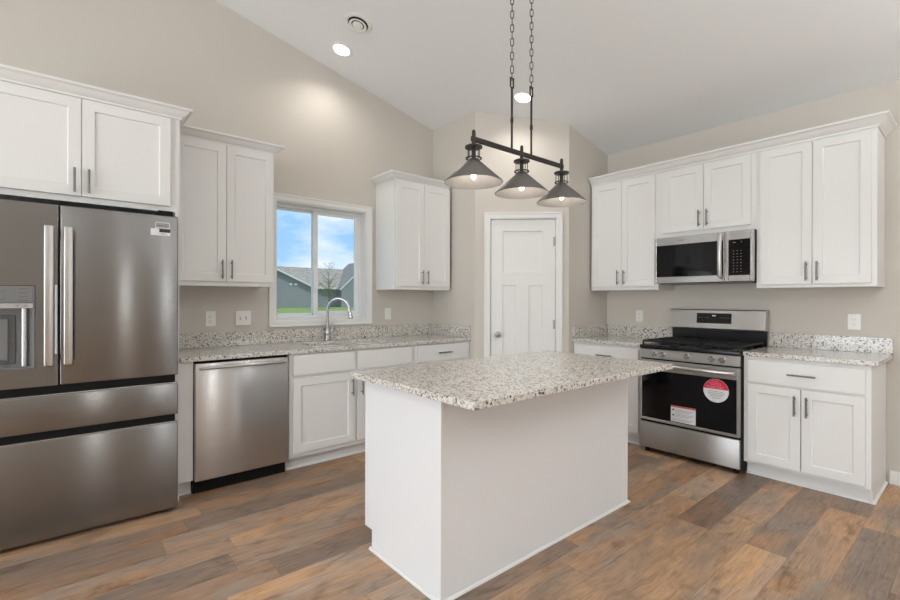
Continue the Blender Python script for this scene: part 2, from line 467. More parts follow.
# ------------------------------------------------------------------ room shell
ZC, SL, RIDGE = 2.80, .2315, -4.25
def ctop(x, y): return ZC - SL * x if x >= RIDGE else ZC - SL * RIDGE + SL * (x - RIDGE)
LX, FY = -8.5, -8.0
XL, YP1, XP2, YN = -1.332, -.668, -.680, -1.294
struct(MB().box(LX - .15, .15, FY - .15, .15, -.15, 0).build('floor', M['floor']))
cpoly = [(.15, ctop(.15, 0)), (RIDGE, ctop(RIDGE, 0)), (LX - .15, ctop(LX - .15, 0)), (LX - .15, ctop(LX - .15, 0) + .12), (RIDGE, ctop(RIDGE, 0) + .12), (.15, ctop(.15, 0) + .12)]
struct(MB().prism(cpoly, 'Y', FY - .15, .15).build('ceiling', M['ceiling']))
WX0, WX1, WZ0, WZ1 = -3.02, -2.143, 1.092, 2.116
def wall_x(name, y0, y1, holes):
    """gable wall running along X with rectangular holes [(x0,x1,z0,z1)]"""
    mb = MB(); xs = sorted({LX, RIDGE, 0, *[h[0] for h in holes], *[h[1] for h in holes]})
    for a, b in zip(xs, xs[1:]):
        h = [q for q in holes if q[0] <= a and q[1] >= b]
        if h:
            if h[0][2] > 0: mb.box(a, b, y0, y1, 0, h[0][2])
            mb.prism([(a, y0), (b, y0), (b, y1), (a, y1)], 'Z', h[0][3], 0, ctop)
        else: mb.prism([(a, y0), (b, y0), (b, y1), (a, y1)], 'Z', 0, 0, ctop)
    bmesh.ops.remove_doubles(mb.bm, verts=mb.bm.verts, dist=1e-5)
    return struct(mb.build(name, M['wall']))
wall_x('wall_back', 0, .15, [(WX0, WX1, WZ0, WZ1)])
fwins = [(-3.63, -3.13, .5, 2.2), (-1.55, -.65, .5, 2.2)]
wall_x('wall_front', FY - .15, FY, fwins)
mb = MB()
for a, b, h in ((FY - .15, -7.25, None), (-7.25, -5.75, (.95, 2.25)), (-5.75, -3.9, None), (-3.9, -1.3, (0, 2.2)), (-1.3, .15, None)):
    if h is None: mb.box(LX - .15, LX, a, b, 0, ZC - .002)
    else:
        if h[0]: mb.box(LX - .15, LX, a, b, 0, h[0])
        mb.box(LX - .15, LX, a, b, h[1], ZC - .002)
struct(mb.build('wall_left', M['wall']))
struct(MB().prism([(0, FY - .15), (.15, FY - .15), (.15, .15), (0, .15)], 'Z', 0, 0, lambda x, y: ctop(x, y) - .0005).build('wall_right', M['wall']))

# corner pantry walls (one L-shaped set with the diagonal door opening)
DIAG = math.atan2(YN - YP1, XP2 - XL); DL = math.hypot(YN - YP1, XP2 - XL)
dx_, dy_ = math.cos(DIAG), math.sin(DIAG); nx_, ny_ = -dy_, dx_      # inward (behind the face)
def dp(s, t): return (XL + dx_ * s + nx_ * t, YP1 + dy_ * s + ny_ * t)
T = .11
k1 = dp(0, T); k2 = dp(DL, T)
OS0, OS1, OZ = .138, .796, 2.074
mb = MB()
s1 = (T / math.tan((PI + DIAG) / 2 + 0)) if False else 0
i1 = (XL + T, YP1 + T * math.tan(-DIAG / 2 + 0.0) * 0 + (T * (1 - math.cos(PI / 4))) / math.sin(PI / 4))
i2 = (XP2 + (T * (1 - math.cos(PI / 4))) / math.sin(PI / 4), YN + T)
mb.prism([(XL, -.0005), (XL, YP1), i1, (XL + T, -.0005)], 'Z', 0, 0, ctop)
mb.prism([(XL, YP1), dp(OS0, 0), dp(OS0, T), i1], 'Z', 0, 0, ctop)
mb.prism([dp(OS0, 0), dp(OS1, 0), dp(OS1, T), dp(OS0, T)], 'Z', OZ, 0, ctop)
mb.prism([dp(OS1, 0), (XP2, YN), i2, dp(OS1, T)], 'Z', 0, 0, ctop)
mb.prism([(XP2, YN), (-.0005, YN), (-.0005, YN + T), i2], 'Z', 0, 0, ctop)
bmesh.ops.remove_doubles(mb.bm, verts=mb.bm.verts, dist=1e-5)
struct(mb.build('wall_pantry', M['wall']))

# pantry door (local frame: x along the diagonal wall, -y into the room)
door = struct(bpy.data.objects.new('door_1', None)); COL.objects.link(door)
door.location = (XL, YP1, 0); door.rotation_euler = (0, 0, DIAG)
D0, D1 = .158, .777
MB().panel_door(D0, D1, .012, 2.05, .012, .047, rec=.013, panels=[(.273, .653, 1.532, 1.940), (.272, .402, .25, 1.413), (.523, .653, .25, 1.413)]).build('door_panel', M['trim'], door)
mb = MB(); mb.box(OS0 + .001, D0 - .003, .0, T, 0, 2.053); mb.box(D1 + .003, OS1 - .001, .0, T, 0, 2.053); mb.box(OS0 + .001, OS1 - .001, .0, T, 2.053, OZ - .001)
mb.box(D0 - .003, D0 + .009, .048, .06, 0, 2.053); mb.box(D1 - .009, D1 + .003, .048, .06, 0, 2.053)
mb.build('door_jamb', M['trim'], door)
kn = MB().lathe([(0, .0), (.031, .0), (.031, .006), (.012, .010), (.010, .030), (.022, .036), (.029, .047), (.029, .056), (.022, .065), (0, .068)], (.222, .012, .936), 'Y').build('door_knob', M['satin'], door, smooth=True)
for z in (1.837, 1.035, .23):
    mb = MB(); mb.cyl((D1 + .002, .006, z - .045), (D1 + .002, .006, z + .045), .006); mb.sphere((D1 + .002, .006, z + .047), .006, 10); mb.box(D1 - .022, D1, .0105, .0125, z - .042, z + .042)
    mb.build('hinge', M['satin'], door, smooth=True)
# stepped door casing
cp = [(0, 0), (.016, 0), (.016, .012), (.012, .016), (.012, .046), (.018, .052), (.018, .062), (0, .062)]
def casing(mb, x0, x1, z0, z1, w, y=0., t=.018, bottom=False):
    """mitred casing around an opening, profile thicker at the outer edge; front toward -y"""
    prof = [(0, 0), (0, t * .55), (w * .2, t * .7), (w * .75, t * .7), (w * .8, t), (w, t), (w, 0)]
    def corner(cx, cz, sx, sz): return [mb.bm.verts.new((cx + sx * a, y - b, cz + sz * a)) for a, b in prof]
    if bottom: pts = [(x0, z0, -1, -1), (x0, z1, -1, 1), (x1, z1, 1, 1), (x1, z0, 1, -1)]
    else: pts = [(x0, z0, -1, 0), (x0, z1, -1, 1), (x1, z1, 1, 1), (x1, z0, 1, 0)]
    rings = [corner(*p) for p in pts]; n = len(rings); m = len(prof)
    for i in range(n if bottom else n - 1):
        a, b = rings[i], rings[(i + 1) % n]
        for k in range(m): mb.bm.faces.new([a[k], a[(k + 1) % m], b[(k + 1) % m], b[k]])
    if not bottom: mb.bm.faces.new(rings[0]); mb.bm.faces.new(rings[-1][::-1])
    return mb
c = casing(MB(), D0 - .008, D1 + .006, 0.0, 2.058, .058, y=-.0005).build('trim_1', M['trim'])
c.location = door.location; c.rotation_euler = door.rotation_euler; struct(c)

# window: casing, jamb liner, vinyl slider
struct(casing(MB(), WX0 + .002, WX1 - .002, WZ0 + .002, WZ1 - .002, .057, y=-.0005, bottom=True).build('trim_2', M['trim']))
win = struct(bpy.data.objects.new('window_1', None)); COL.objects.link(win); win.location = (0, 0, 0)
mb = MB(); e = .001
mb.box(WX0 + e, WX0 + .012, e, .149, WZ0 + e, WZ1 - e); mb.box(WX1 - .012, WX1 - e, e, .149, WZ0 + e, WZ1 - e)
mb.box(WX0 + .012, WX1 - .012, e, .149, WZ1 - .012, WZ1 - e); mb.box(WX0 + .012, WX1 - .012, e, .149, WZ0 + e, WZ0 + .014)
mb.build('window_jamb', M['trim'], win)
def ring(mb, x0, x1, z0, z1, wl, wr, wt, wb, y0, y1, bev=.002):
    mb.box(x0, x0 + wl, y0, y1, z0, z1, bev); mb.box(x1 - wr, x1, y0, y1, z0, z1, bev)
    mb.box(x0 + wl, x1 - wr, y0, y1, z1 - wt, z1, bev); mb.box(x0 + wl, x1 - wr, y0, y1, z0, z0 + wb, bev)
    return mb
fx0, fx1, fz0, fz1 = WX0 + .012, WX1 - .012, WZ0 + .014, WZ1 - .012
ring(MB(), fx0, fx1, fz0, fz1, .016, .028, .026, .022, .075, .145).build('window_frame', M['vinyl'], win)
sa = ring(MB(), fx0 + .017, -2.612, fz0 + .023, fz1 - .027, .012, .036, .018, .018, .108, .132).build('sash', M['vinyl'], win)
sb = ring(MB(), -2.648, fx1 - .029, fz0 + .023, fz1 - .027, .044, .040, .026, .034, .080, .106).build('sash', M['vinyl'], win)
MB().box(fx0 + .027, -2.647, .118, .122, fz0 + .04, fz1 - .044).build('window_pane', M['glass'], sa)
MB().box(-2.606, fx1 - .067, .090, .094, fz0 + .055, fz1 - .052).build('window_pane', M['glass'], sb)
mb = MB(); mb.box(-2.640, -2.618, .072, .0795, 1.60, 1.66, .003); mb.box(-2.636, -2.622, .064, .072, 1.64, 1.655, .002)
mb.build('sash_lock', M['vinyl'], sb)
# simple frames and glass in the openings behind the camera
k = 2
for (a, b, c, d) in fwins:
    f = struct(ring(MB(), a, b, c, d, .05, .05, .05, .05, FY - .12, FY - .04).build('window_%d' % k, M['vinyl'])); k += 1
    MB().box(a + .05, b - .05, FY - .083, FY - .079, c + .05, d - .05).build('window_pane', M['glass'], f)
for nm, a, b, c, d in (('window_4', -7.25, -5.75, .95, 2.25), ('door_2', -3.9, -1.3, .0, 2.2)):
    mb = MB(); x0, x1 = LX - .12, LX - .04
    mb.box(x0, x1, a, a + .07, c, d); mb.box(x0, x1, b - .07, b, c, d); mb.box(x0, x1, a + .07, b - .07, d - .07, d); mb.box(x0, x1, a + .07, b - .07, c, c + .06); mb.box(x0, x1, (a + b) / 2 - .04, (a + b) / 2 + .04, c + .06, d - .07)
    f = struct(mb.build(nm, M['vinyl']))
    MB().box(LX - .083, LX - .079, a + .07, b - .07, c + .06, d - .07).build('glass_pane', M['glass'], f)

# baseboards
bp = [(0, 0), (.014, 0), (.014, .078), (.008, .092), (0, .092)]
bp = [(u, z + .0005) for u, z in bp]
struct(MB().sweep([(-.0005, FY + .001), (-.0005, -3.47)][::-1], bp).build('baseboard_right', M['trim']))
struct(MB().sweep([(-.016, FY + .0005), (LX + .016, FY + .0005)], bp).build('baseboard_front', M['trim']))
struct(MB().sweep([(LX + .0005, -1.22), (LX + .0005, -.016)], bp).build('baseboard_left', M['trim']))
struct(MB().sweep([(LX + .0005, -.0005), (-5.02, -.0005)], bp).build('baseboard_back', M['trim']))
mb = MB(); mb.box(.0, .088, -.014, -.0005, .0005, .092, .003)
o = mb.build('baseboard_pantry', M['trim']); o.location = door.location; o.rotation_euler = door.rotation_euler; struct(o)

# ------------------------------------------------------------------ cabinets
UB, UT, DU, DB = 1.367, 2.414, .317, .5965
ZT, ZU = .901, .871
CROWN = [(0, 0), (.008, 0), (.010, .012), (.019, .017), (.033, .030), (.045, .044), (.055, .049), (.062, .052), (.062, .064), (0, .064)]
def pull(x, z, yf, parent, horiz=False, ln=.155):
    mb = MB(); h = ln / 2; st = .048
    if horiz:
        mb.cyl((x - h, yf - .030, z), (x + h, yf - .030, z), .0058, seg=12)
        for s in (-st, st): mb.cyl((x + s, yf - .0005, z), (x + s, yf - .030, z), .0045, seg=10)
    else:
        mb.cyl((x, yf - .030, z - h), (x, yf - .030, z + h), .0058, seg=12)
        for s in (-st, st): mb.cyl((x, yf - .0005, z + s), (x, yf - .030, z + s), .0045, seg=10)
    return mb.build('handle', M['nickel'], parent, smooth=True)
def cab_door(root, x0, x1, z0, z1, yb, hinge, hz=None, stile=.057, mat='cab'):
    """overlay door on the face at y=yb; the pull sits opposite the hinge side ('l'/'r')"""
    d = MB().panel_door(x0, x1, z0, z1, yb - .0205, yb - .0005, stile=stile, rail=stile).build('door', M[mat], root, bevel=.0015)
    if hz is not None: pull(x1 - .030 if hinge == 'l' else x0 + .030, hz, yb - .0205, d, ln=.135)
    return d
def wall_cabinet(label, loc, rz, w, z0, z1, dep, doors, dz0, dz1, hz, group=None):
    r = thing('wall_cabinet', label, 'cabinet', loc, rz, group)
    mb = MB()
    t = .016
    mb.box(0, w, -dep, -.0005, z0 + .012, z1)              # carcass with a small light rail below the bottom
    mb.box(0, w, -dep, -dep + .019, z0, z0 + .012); mb.box(0, t, -dep + .019, -.0005, z0, z0 + .012); mb.box(w - t, w, -dep + .019, -.0005, z0, z0 + .012)
    mb.build('cabinet_body', M['cab'], r)
    for i, (a, b) in enumerate(doors): cab_door(r, a, b, dz0, dz1, -dep, 'l' if i == 0 else 'r', hz)
    return r
def base_cabinet(label, loc, rz, w, doors, drawers, dz, hz=.56, pulls=True, dep=DB, toe_right=None, name='base_cabinet', shoe_ends=(False, False)):
    r = thing(name, label, 'cabinet', loc, rz)
    mb = MB()
    mb.box(0, w, -dep, -.0005, .1, ZU - .0005)
    mb.build('cabinet_body', M['cab'], r)
    mb = MB(); mb.box(0, w, -dep + .07, -.001, .0005, .0995)
    if toe_right: mb.box(w - .018, w, -dep + .055, -dep + .07, .0005, .0995)
    mb.build('toe_kick', M['cab'], r)
    a, b = (0, w)
    sh = [(0, .0005), (.013, .0005), (.012, .007), (.007, .013), (0, .015)]
    path = [(a, -dep + .07 - .0005), (b, -dep + .07 - .0005)]
    if shoe_ends[1]: path = [(a, -dep + .0695), (b + .0005, -dep + .0695), (b + .0005, -.016)]
    MB().sweep(path, sh).build('shoe_moulding', M['trim'], r)
    for (x0, x1, has) in drawers:
        d = MB().box(x0, x1, -dep - .0205, -dep - .0005, dz[2], dz[3]).build('drawer' if has else 'false_drawer_front', M['cab'], r, bevel=.0015)
        if has: pull((x0 + x1) / 2, (dz[2] + dz[3]) / 2, -dep - .0205, d, True)
    for i, (x0, x1, hs) in enumerate(doors): cab_door(r, x0, x1, dz[0], dz[1], -dep, hs, hz)
    return r

# --- back wall
XF = -3.8373
PX0 = XF - .025
# cabinet over the refrigerator
fw = 1.115; fx = PX0 - fw
r = wall_cabinet('deep white two-door cabinet above the refrigerator', (fx, 0, 0), 0, fw, 1.815, UT - .012, .61, [(fw - .893, fw - .4605), (fw - .4575, fw - .027)], 1.848, 2.394, 1.93)
r.name = 'over_refrigerator_cabinet'
mb = MB().sweep([(0, -.611), (fw + .0255, -.611), (fw + .0255, -.392)], [(u, z + UT - .012) for u, z in CROWN]); mb.build('crown_moulding', M['cab'], r)
tag(MB().box(PX0 + .0003, XF, -.61, -.0005, .0005, UT).build('refrigerator_end_panel', M['cab']), 'tall narrow white end panel between the refrigerator and the counter', 'panel')
# two-door upper left of the window
xc2 = -3.1455; w = xc2 - XF - .0005
r = wall_cabinet('white two-door wall cabinet between refrigerator and window', (XF + .0005, 0, 0), 0, w, UB, UT - .02, DU, [(.012, w / 2 - .0015), (w / 2 + .0015, w - .010)], 1.40, 2.390, 1.487)
MB().sweep([(.0, -DU - .0005), (w + .0005, -DU - .0005), (w + .0005, -.001)], [(u, z + UT - .020) for u, z in CROWN]).build('crown_moulding', M['cab'], r)
# two-door upper right of the window
xc3 = -1.3501; w = .689
r = wall_cabinet('white two-door wall cabinet between window and pantry wall', (xc3 - w, 0, 0), 0, w, UB, UT - .02, DU, [(.026, w / 2 - .0015), (w / 2 + .0015, w - .018)], 1.40, 2.390, 1.487)
MB().sweep([(-.0005, -.001), (-.0005, -DU - .0005), (w - .022, -DU - .0005)], [(u, z + UT - .020) for u, z in CROWN]).build('crown_moulding', M['cab'], r)

# base run on the back wall
r = thing('cabinet_filler', 'narrow white filler between end panel and dishwasher', 'cabinet', (XF + .0005, 0, 0))
MB().box(0, .081, -DB, -.001, .1, ZU - .0005).build('filler_board', M['cab'], r, bevel=.001)
MB().box(0, .081, -DB + .07, -.001, .0005, .0995).build('toe_kick', M['cab'], r)
MB().sweep([(.0, -DB + .0695), (.081, -DB + .0695)], [(0, .0005), (.013, .0005), (.012, .007), (.007, .013), (0, .015)]).build('shoe_moulding', M['trim'], r)

XW = -3.1299; XS = XW + 1.1128
w = 1.1128
base_cabinet('wide white sink base cabinet under the window', (XW, 0, 0), 0, w, [(.026, .530, 'l'), (.556, w - .022, 'r')], [(.026, .530, False), (.556, w - .022, False)], (.135, .686, .708, .858), hz=.575)
w2 = XL - XS - .002
base_cabinet('white drawer base cabinet at the pantry end of sink counter', (XS + .001, 0, 0), 0, w2, [(.045, w2 / 2 - .002, 'l'), (w2 / 2 + .002, w2 - .045, 'r')], [(.045, w2 - .045, True)], (.135, .686, .708, .858), hz=.575)

# --- right wall (local x runs toward -Y)
YS, YE = -2.753, -1.991
YR = -3.4497
w = -1.3079 + 1.991 - .0005
base_cabinet('white base cabinet between the pantry and the range', (0, YN - .0015, 0), RB, YN - .0015 - YE - .003, [(.03, .345, 'l'), (.35, .665, 'r')], [(.03, .665, True)], (.125, .672, .690, .845))
w = YS - .001 - YR
base_cabinet('white two-door base cabinet with drawer right of the range', (0, YS - .003, 0), RB, w - .002, [(.029, .3405, 'l'), (.3465, .668, 'r')], [(.029, .668, True)], (.122, .672, .688, .845), toe_right=True, shoe_ends=(False, True))

def wc(y0, y1): return y0 - y1
UYL, UYR = -1.3079, -3.4393
wl = UYL - YE - .0005
wall_cabinet('tall white two-door wall cabinet left of the microwave', (0, UYL, 0), RB, wl, UB, UT, DU, [(.020, .3345), (.3375, wl - .026)], 1.40, 2.402, 1.487, 'wall cabinets over the range counter')
wall_cabinet('short white two-door wall cabinet above the microwave', (0, YE, 0), RB, .762, 1.822, UT, DU, [(.042, .3825), (.3855, .726)], 1.862, 2.404, 1.955, 'wall cabinets over the range counter')
wr_ = YS - UYR - .0005
wall_cabinet('tall white two-door wall cabinet right of the microwave', (0, YS - .0005, 0), RB, wr_, UB, UT, DU, [(.027, .3445), (.3475, wr_ - .026)], 1.392, 2.404, 1.482, 'wall cabinets over the range counter')
cm = MB().sweep([(-.0, -DU - .0005), (UYL - UYR + .0005, -DU - .0005), (UYL - UYR + .0005, -.001)], [(u, z * 1.18 + UT + .0005) for u, z in CROWN]).build('crown_moulding', M['cab'])
cm.location = (0, UYL, 0); cm.rotation_euler = (0, 0, RB)
tag(cm, 'long white crown moulding along the tops of the range wall cabinets', 'moulding')

# ------------------------------------------------------------------ countertops and sink
YC = -DB - .028
ct = thing('sink_countertop', 'speckled granite countertop with sink under the window', 'countertop', (0, 0, 0))
BX = [(-2.880, -2.545), (-2.495, -2.165)]; BY = (-.520, -.135)
xs = [XF + .001, BX[0][0], BX[0][1], BX[1][0], BX[1][1], XL - .001]; ys = [YC, BY[0], BY[1], -.001]
MB().slab(xs, ys, ZU, ZT, skip=[(1, 1), (3, 1)]).build('countertop_slab', M['granite'], ct, bevel=.003)
MB().box(XF + .002, XL - .0215, -.021, -.001, ZT + .0003, 1.012, .0015).build('backsplash', M['granite'], ct)
MB().box(XL - .021, XL - .001, YC + .004, -.001, ZT + .0003, 1.012, .0015).build('backsplash', M['granite'], ct)
for i, (a, b) in enumerate(BX):
    sk = thing('sink_basin', ['left stainless sink basin sunk in the granite counter', 'right stainless sink basin sunk in the granite counter'][i], 'sink', ((a + b) / 2, (BY[0] + BY[1]) / 2, .70), 0, 'sink basins')
    hw, hd = (b - a) / 2 - .001, (BY[1] - BY[0]) / 2 - .001
    mb = MB(); t = .004
    mb.box(-hw, hw, -hd, hd, 0, t); mb.box(-hw, -hw + t, -hd, hd, t, .168); mb.box(hw - t, hw, -hd, hd, t, .168); mb.box(-hw + t, hw - t, -hd, -hd + t, t, .168); mb.box(-hw + t, hw - t, hd - t, hd, t, .168)
    mb.build('basin', M['basin'], sk)
    MB().lathe([(0, .0005), (.045, .0005), (.045, .004), (.035, .002), (.03, .0015), (0, .0015)], (0, .0, t)).build('drain', M['chrome'], sk, smooth=True)

def side_counter(label, y_left, wdt, left_splash=False, right_over=0):
    r = thing('countertop', label, 'countertop', (0, y_left, 0), RB)
    MB().box(.001, wdt + right_over, YC - .002, -.001, ZU, ZT, .003, 2).build('countertop_slab', M['granite'], r)
    MB().box(.0225 if left_splash else .001, wdt + right_over - .0, -.021, -.001, ZT + .0003, 1.012, .0015).build('backsplash', M['granite'], r)
    if left_splash: MB().box(.001, .0215, YC + .004, -.001, ZT + .0003, 1.012, .0015).build('backsplash', M['granite'], r)
    return r
side_counter('short granite countertop between pantry and range', YN, YN - YE - .004, True)
side_counter('granite countertop right of the range with backsplash', YS - .003, YS - .003 - YR, False, .036)

# faucet
fa = thing('kitchen_faucet', 'chrome gooseneck faucet behind the sink under the window', 'faucet', (-2.58, -.068, ZT))
MB().lathe([(0, 0.0005), (.032, .0005), (.032, .007), (.025, .014), (.020, .03), (.023, .06), (.023, .085), (.015, .10), (.0135, .125), (0, .125)]).build('faucet_body', M['chrome'], fa, smooth=True)
pts = []
for k in range(5): pts.append((0, 0, .12 + .16 * k / 4))
for k in range(1, 15):
    a = PI * k / 15 * 1.05
    q_ = .1 - .1 * math.cos(a)
    pts.append((q_ * .72, -q_ * .69, .28 + .10 * math.sin(a)))
MB().tube(pts, .0138, 14).build('spout', M['chrome'], fa, smooth=True)
e = Vector(pts[-1]); d = (Vector(pts[-1]) - Vector(pts[-2])).normalized()
mb = MB(); mb.cyl(e, e + d * .03, .0145, .0155, 16); mb.cyl(e + d * .03, e + d * .085, .0155, .021, 16); mb.cyl(e + d * .085, e + d * .09, .018, .016, 16)
mb.build('spray_head', M['chrome'], fa, smooth=True)
mb = MB(); mb.cyl((.018, 0, .072), (.040, 0, .078), .0125, .011, 14); mb.tube([(.040, 0, .078), (.046, -.002, .105), (.045, -.004, .14), (.050, -.006, .165)], [.010, .009, .007, .008], 12)
mb.build('lever_handle', M['chrome'], fa, smooth=True)

# ------------------------------------------------------------------ island
bx0, bx1, by0, by1 = -3.200, -1.684, -2.443, -1.822
isl = thing('kitchen_island', 'white kitchen island cabinet standing alone on the plank floor', 'island', (bx0, by0, 0))
W_, D_ = bx1 - bx0, by1 - by0
t = .012
mb = MB()
side = [(0.004, .0005), (D_ - .068, .0005), (D_ - .068, .10), (D_, .10), (D_, .8705), (0.004, .8705)]
MB().prism(side, 'X', 0, t).build('end_panel', M['island'], isl, bevel=.001)
MB().prism(side, 'X', W_ - t, W_).build('end_panel', M['island'], isl, bevel=.001)
MB().box(t + .0005, W_ - t - .0005, .005, D_ - .001, .1005, .8705).build('cabinet_body', M['island'], isl)
MB().box(t + .0005, W_ - t - .0005, .005, D_ - .069, .0005, .1).build('toe_kick', M['island'], isl)
for a in (-.001, W_ - .018): MB().box(a, a + .019, -.004, .0035, .0005, .8705, .001).build('corner_trim', M['trim'], isl)
MB().box(.0185, W_ - .0185, .0, .0045, .0005, .8705).build('back_panel', M['island'], isl)
sh = [(0, .0008), (.012, .0008), (.011, .007), (.006, .012), (0, .014)]
MB().sweep([(-.0015, D_ - .06), (-.0015, -.0045), (W_ + .0015, -.0045), (W_ + .0015, D_ - .06)], sh).build('shoe_moulding', M['trim'], isl)
nd = 3; dw_ = W_ / nd
for i in range(nd):   # working side of the island, facing the sink
    dr = MB().panel_door(-(i + 1) * dw_ + .012, -i * dw_ - .012, .13, .855, -D_ - .0205, -D_ - .0005).build('door', M['island'], isl, bevel=.0015)
    dr.rotation_euler = (0, 0, PI)
    pull(-(i + .5) * dw_ + dw_ * .42, .75, -D_ - .0205, dr, ln=.135)
ic = MB().box(-3.276, -1.678, -2.7247, -1.8437 + .05 - .02, .8712, .901, .003, 2).build('island_countertop', M['granite'])
tag(ic, 'large speckled granite top overhanging the white island', 'countertop')

# ------------------------------------------------------------------ refrigerator
fr = thing('refrigerator', 'stainless french-door refrigerator at the left edge of the room', 'refrigerator', (-4.957, 0, 0))
FW = 1.085; YB, YFr = -.685, -.775
MB().box(.004, FW - .003, YB, -.03, .03, 1.755, .004).build('cabinet_body', M['grey_dark'], fr)
mb = MB(); mb.box(.02, FW - .02, YB + .02, YB + .10, .0005, .0295); mb.box(.05, .10, -.15, -.08, .0005, .0295); mb.box(FW - .1, FW - .05, -.15, -.08, .0005, .0295); mb.build('kick_grille', M['plastic_dark'], fr)
for a in (.02, FW - .10): MB().box(a, a + .08, YB - .05, YB + .06, 1.7555, 1.800, .004).build('hinge_cover', M['plastic_dark'], fr)
mb = MB(); mb.box(.008, FW - .008, YB - .045, YB - .0005, .541, .817); mb.build('drawer_pocket', M['plastic_dark'], fr)
sp_ = .540
mb = MB().slab([.001, .104, .447, sp_ - .003], [.820, .918, 1.337, 1.764], YFr, YB - .002, skip=[(1, 1)])
bmesh.ops.transform(mb.bm, matrix=Matrix(((1, 0, 0, 0), (0, 0, 1, 0), (0, 1, 0, 0), (0, 0, 0, 1))), verts=mb.bm.verts)
mb.box(.09, .46, YFr + .075, YB - .001, .90, 1.38)
dl = mb.build('door', M['steel_dark'], fr, bevel=.003)
drr = MB().box(sp_ + .003, FW, YFr, YB - .002, .820, 1.764, .007, 3).build('door', M['steel_dark'], fr, smooth=True)
# handles: broad flat bars with end mounts
def fhandle(x, par):
    mb = MB(); z0, z1 = .930, 1.648
    mb.box(x - .019, x + .019, YFr - .060, YFr - .040, z0, z1, .006, 3)
    for z in (z0 + .035, z1 - .035): mb.box(x - .013, x + .013, YFr - .041, YFr - .0005, z - .018, z + .018, .003)
    return mb.build('handle', M['steel_light'], par, smooth=True)
fhandle(-4.457 + 4.957, dl); fhandle(-4.380 + 4.957, drr)
# dispenser
dsp = ring(MB(), .1045, .4465, .9325, 1.3505, .010, .008, .085, .010, YFr - .003, YFr + .02, .002)
dsp.box(.11, .44, YFr + .055, YFr + .068, .935, 1.35)
dsp.box(.1110, .125, YFr + .0205, YFr + .055, .941, 1.265); dsp.box(.426, .4400, YFr + .0205, YFr + .055, .941, 1.265); dsp.box(.125, .426, YFr + .0205, YFr + .055, .9335, .943)
dsp = dsp.build('water_dispenser', M['grey_plastic'], dl); dsp.location.z = -.014
MB().box(.116, .4395, YFr - .006, YFr - .0035, 1.238, 1.264, .001).build('control_strip', M['silver'], dsp)
mb = MB(); mb.box(.150, .372, YFr + .047, YFr + .0545, .955, 1.205, .003); mb.build('dispenser_panel', M['grey_dark'], dsp)
mb = MB(); mb.box(.18, .345, YFr + .038, YFr + .0465, .975, 1.185, .004); mb.build('paddle', M['grey_plastic'], dsp)
mb = MB(); mb.cyl((.405, YFr + .035, .944), (.405, YFr + .035, 1.236), .012); mb.build('side_pillar', M['silver'], dsp, smooth=True)
mb = MB()
for (x, z) in ((.385, 1.335), (.385, 1.315), (.385, 1.295), (.385, 1.276), (.30, 1.322), (.30, 1.283)): mb.box(x, x + .035, YFr - .0036, YFr - .0031, z, z + .0028)
for x in (.405, .375, .30, .28, .17, .15): mb.box(x, x + .012, YFr - .0066, YFr - .0061, 1.249, 1.2525)
mb.build('printed_marks', M['grey_dark'], dsp)
MB().box(.5235, .533, YFr - .0022, YFr - .0005, .985, 1.345).build('label_strip', M['paper'], dl)
d1 = MB().box(0, FW, YFr, YB - .046, .585, .772, .006, 3).build('drawer', M['steel_dark'], fr, smooth=True)
d2 = MB().box(0, FW, YFr, YB - .0005, .028, .540, .006, 3).build('drawer', M['steel_dark'], fr, smooth=True)
MB().box(.004, FW - .004, YFr + .002, YFr + .030, .7725, .777).build('top_edge', M['silver'], d1)
MB().box(.004, FW - .004, YFr + .002, YFr + .030, .5405, .545).build('top_edge', M['silver'], d2)
MB().box(.01, FW - .01, YB - .0455, YB - .0460, .50, .501)
# badge and energy sticker, top right corner
bx = -3.99 + 4.957
mb = MB(); ring(mb, bx, bx + .073, 1.688, 1.722, .0022, .0022, .0026, .0026, YFr - .0012, YFr - .0004, 0); mb.build('badge_outline', M['paper'], drr)
MB().box(bx + .012, bx + .064, YFr - .0014, YFr - .0003, 1.703, 1.706).build('badge_text', M['grey_dark'], drr)
st = MB().box(bx - .022, bx + .076, YFr - .0014, YFr - .0003, 1.645, 1.684).build('care_sticker', M['paper'], drr)
MB().box(bx + .020, bx + .076, YFr - .0020, YFr - .0015, 1.664, 1.684).build('black_band', M['ink_dark'], st)
mb = MB()
for k in range(3): mb.box(bx + .028, bx + .066 - .008 * k, YFr - .0020, YFr - .0015, 1.650 + k * .0042, 1.6515 + k * .0042)
mb.build('printed_lines', M['ink'], st)

# ------------------------------------------------------------------ dishwasher
dw = thing('dishwasher', 'stainless dishwasher under the counter left of the sink', 'dishwasher', (-3.7545, 0, 0))
w = .6225
MB().box(.006, w - .006, -.575, -.03, .10, .862).build('tub', M['plastic_dark'], dw)
d = MB().box(.003, w - .014, -.628, -.5755, .095, .855, .006, 3).build('door', M['steel'], dw, smooth=True)
MB().box(.010, w - .02, -.6285, -.6275, .842, .8425)
pts = [(.035, -.629, .824), (.040, -.662, .826), (.10, -.672, .828), (.30, -.678, .829), (.50, -.672, .828), (w - .052, -.662, .826), (w - .047, -.629, .824)]
MB().tube(pts, [.012, .0125, .0125, .0125, .0125, .0125, .012], 12, flat=.8).build('handle', M['steel_light'], d, smooth=True)
MB().box(.003, w - .014, -.560, -.5455, .0005, .0945).build('kick_plate', M['plastic_dark'], dw)
MB().box(.03, w - .03, -.54, -.05, .001, .0995).build('base_frame', M['plastic_dark'], dw)

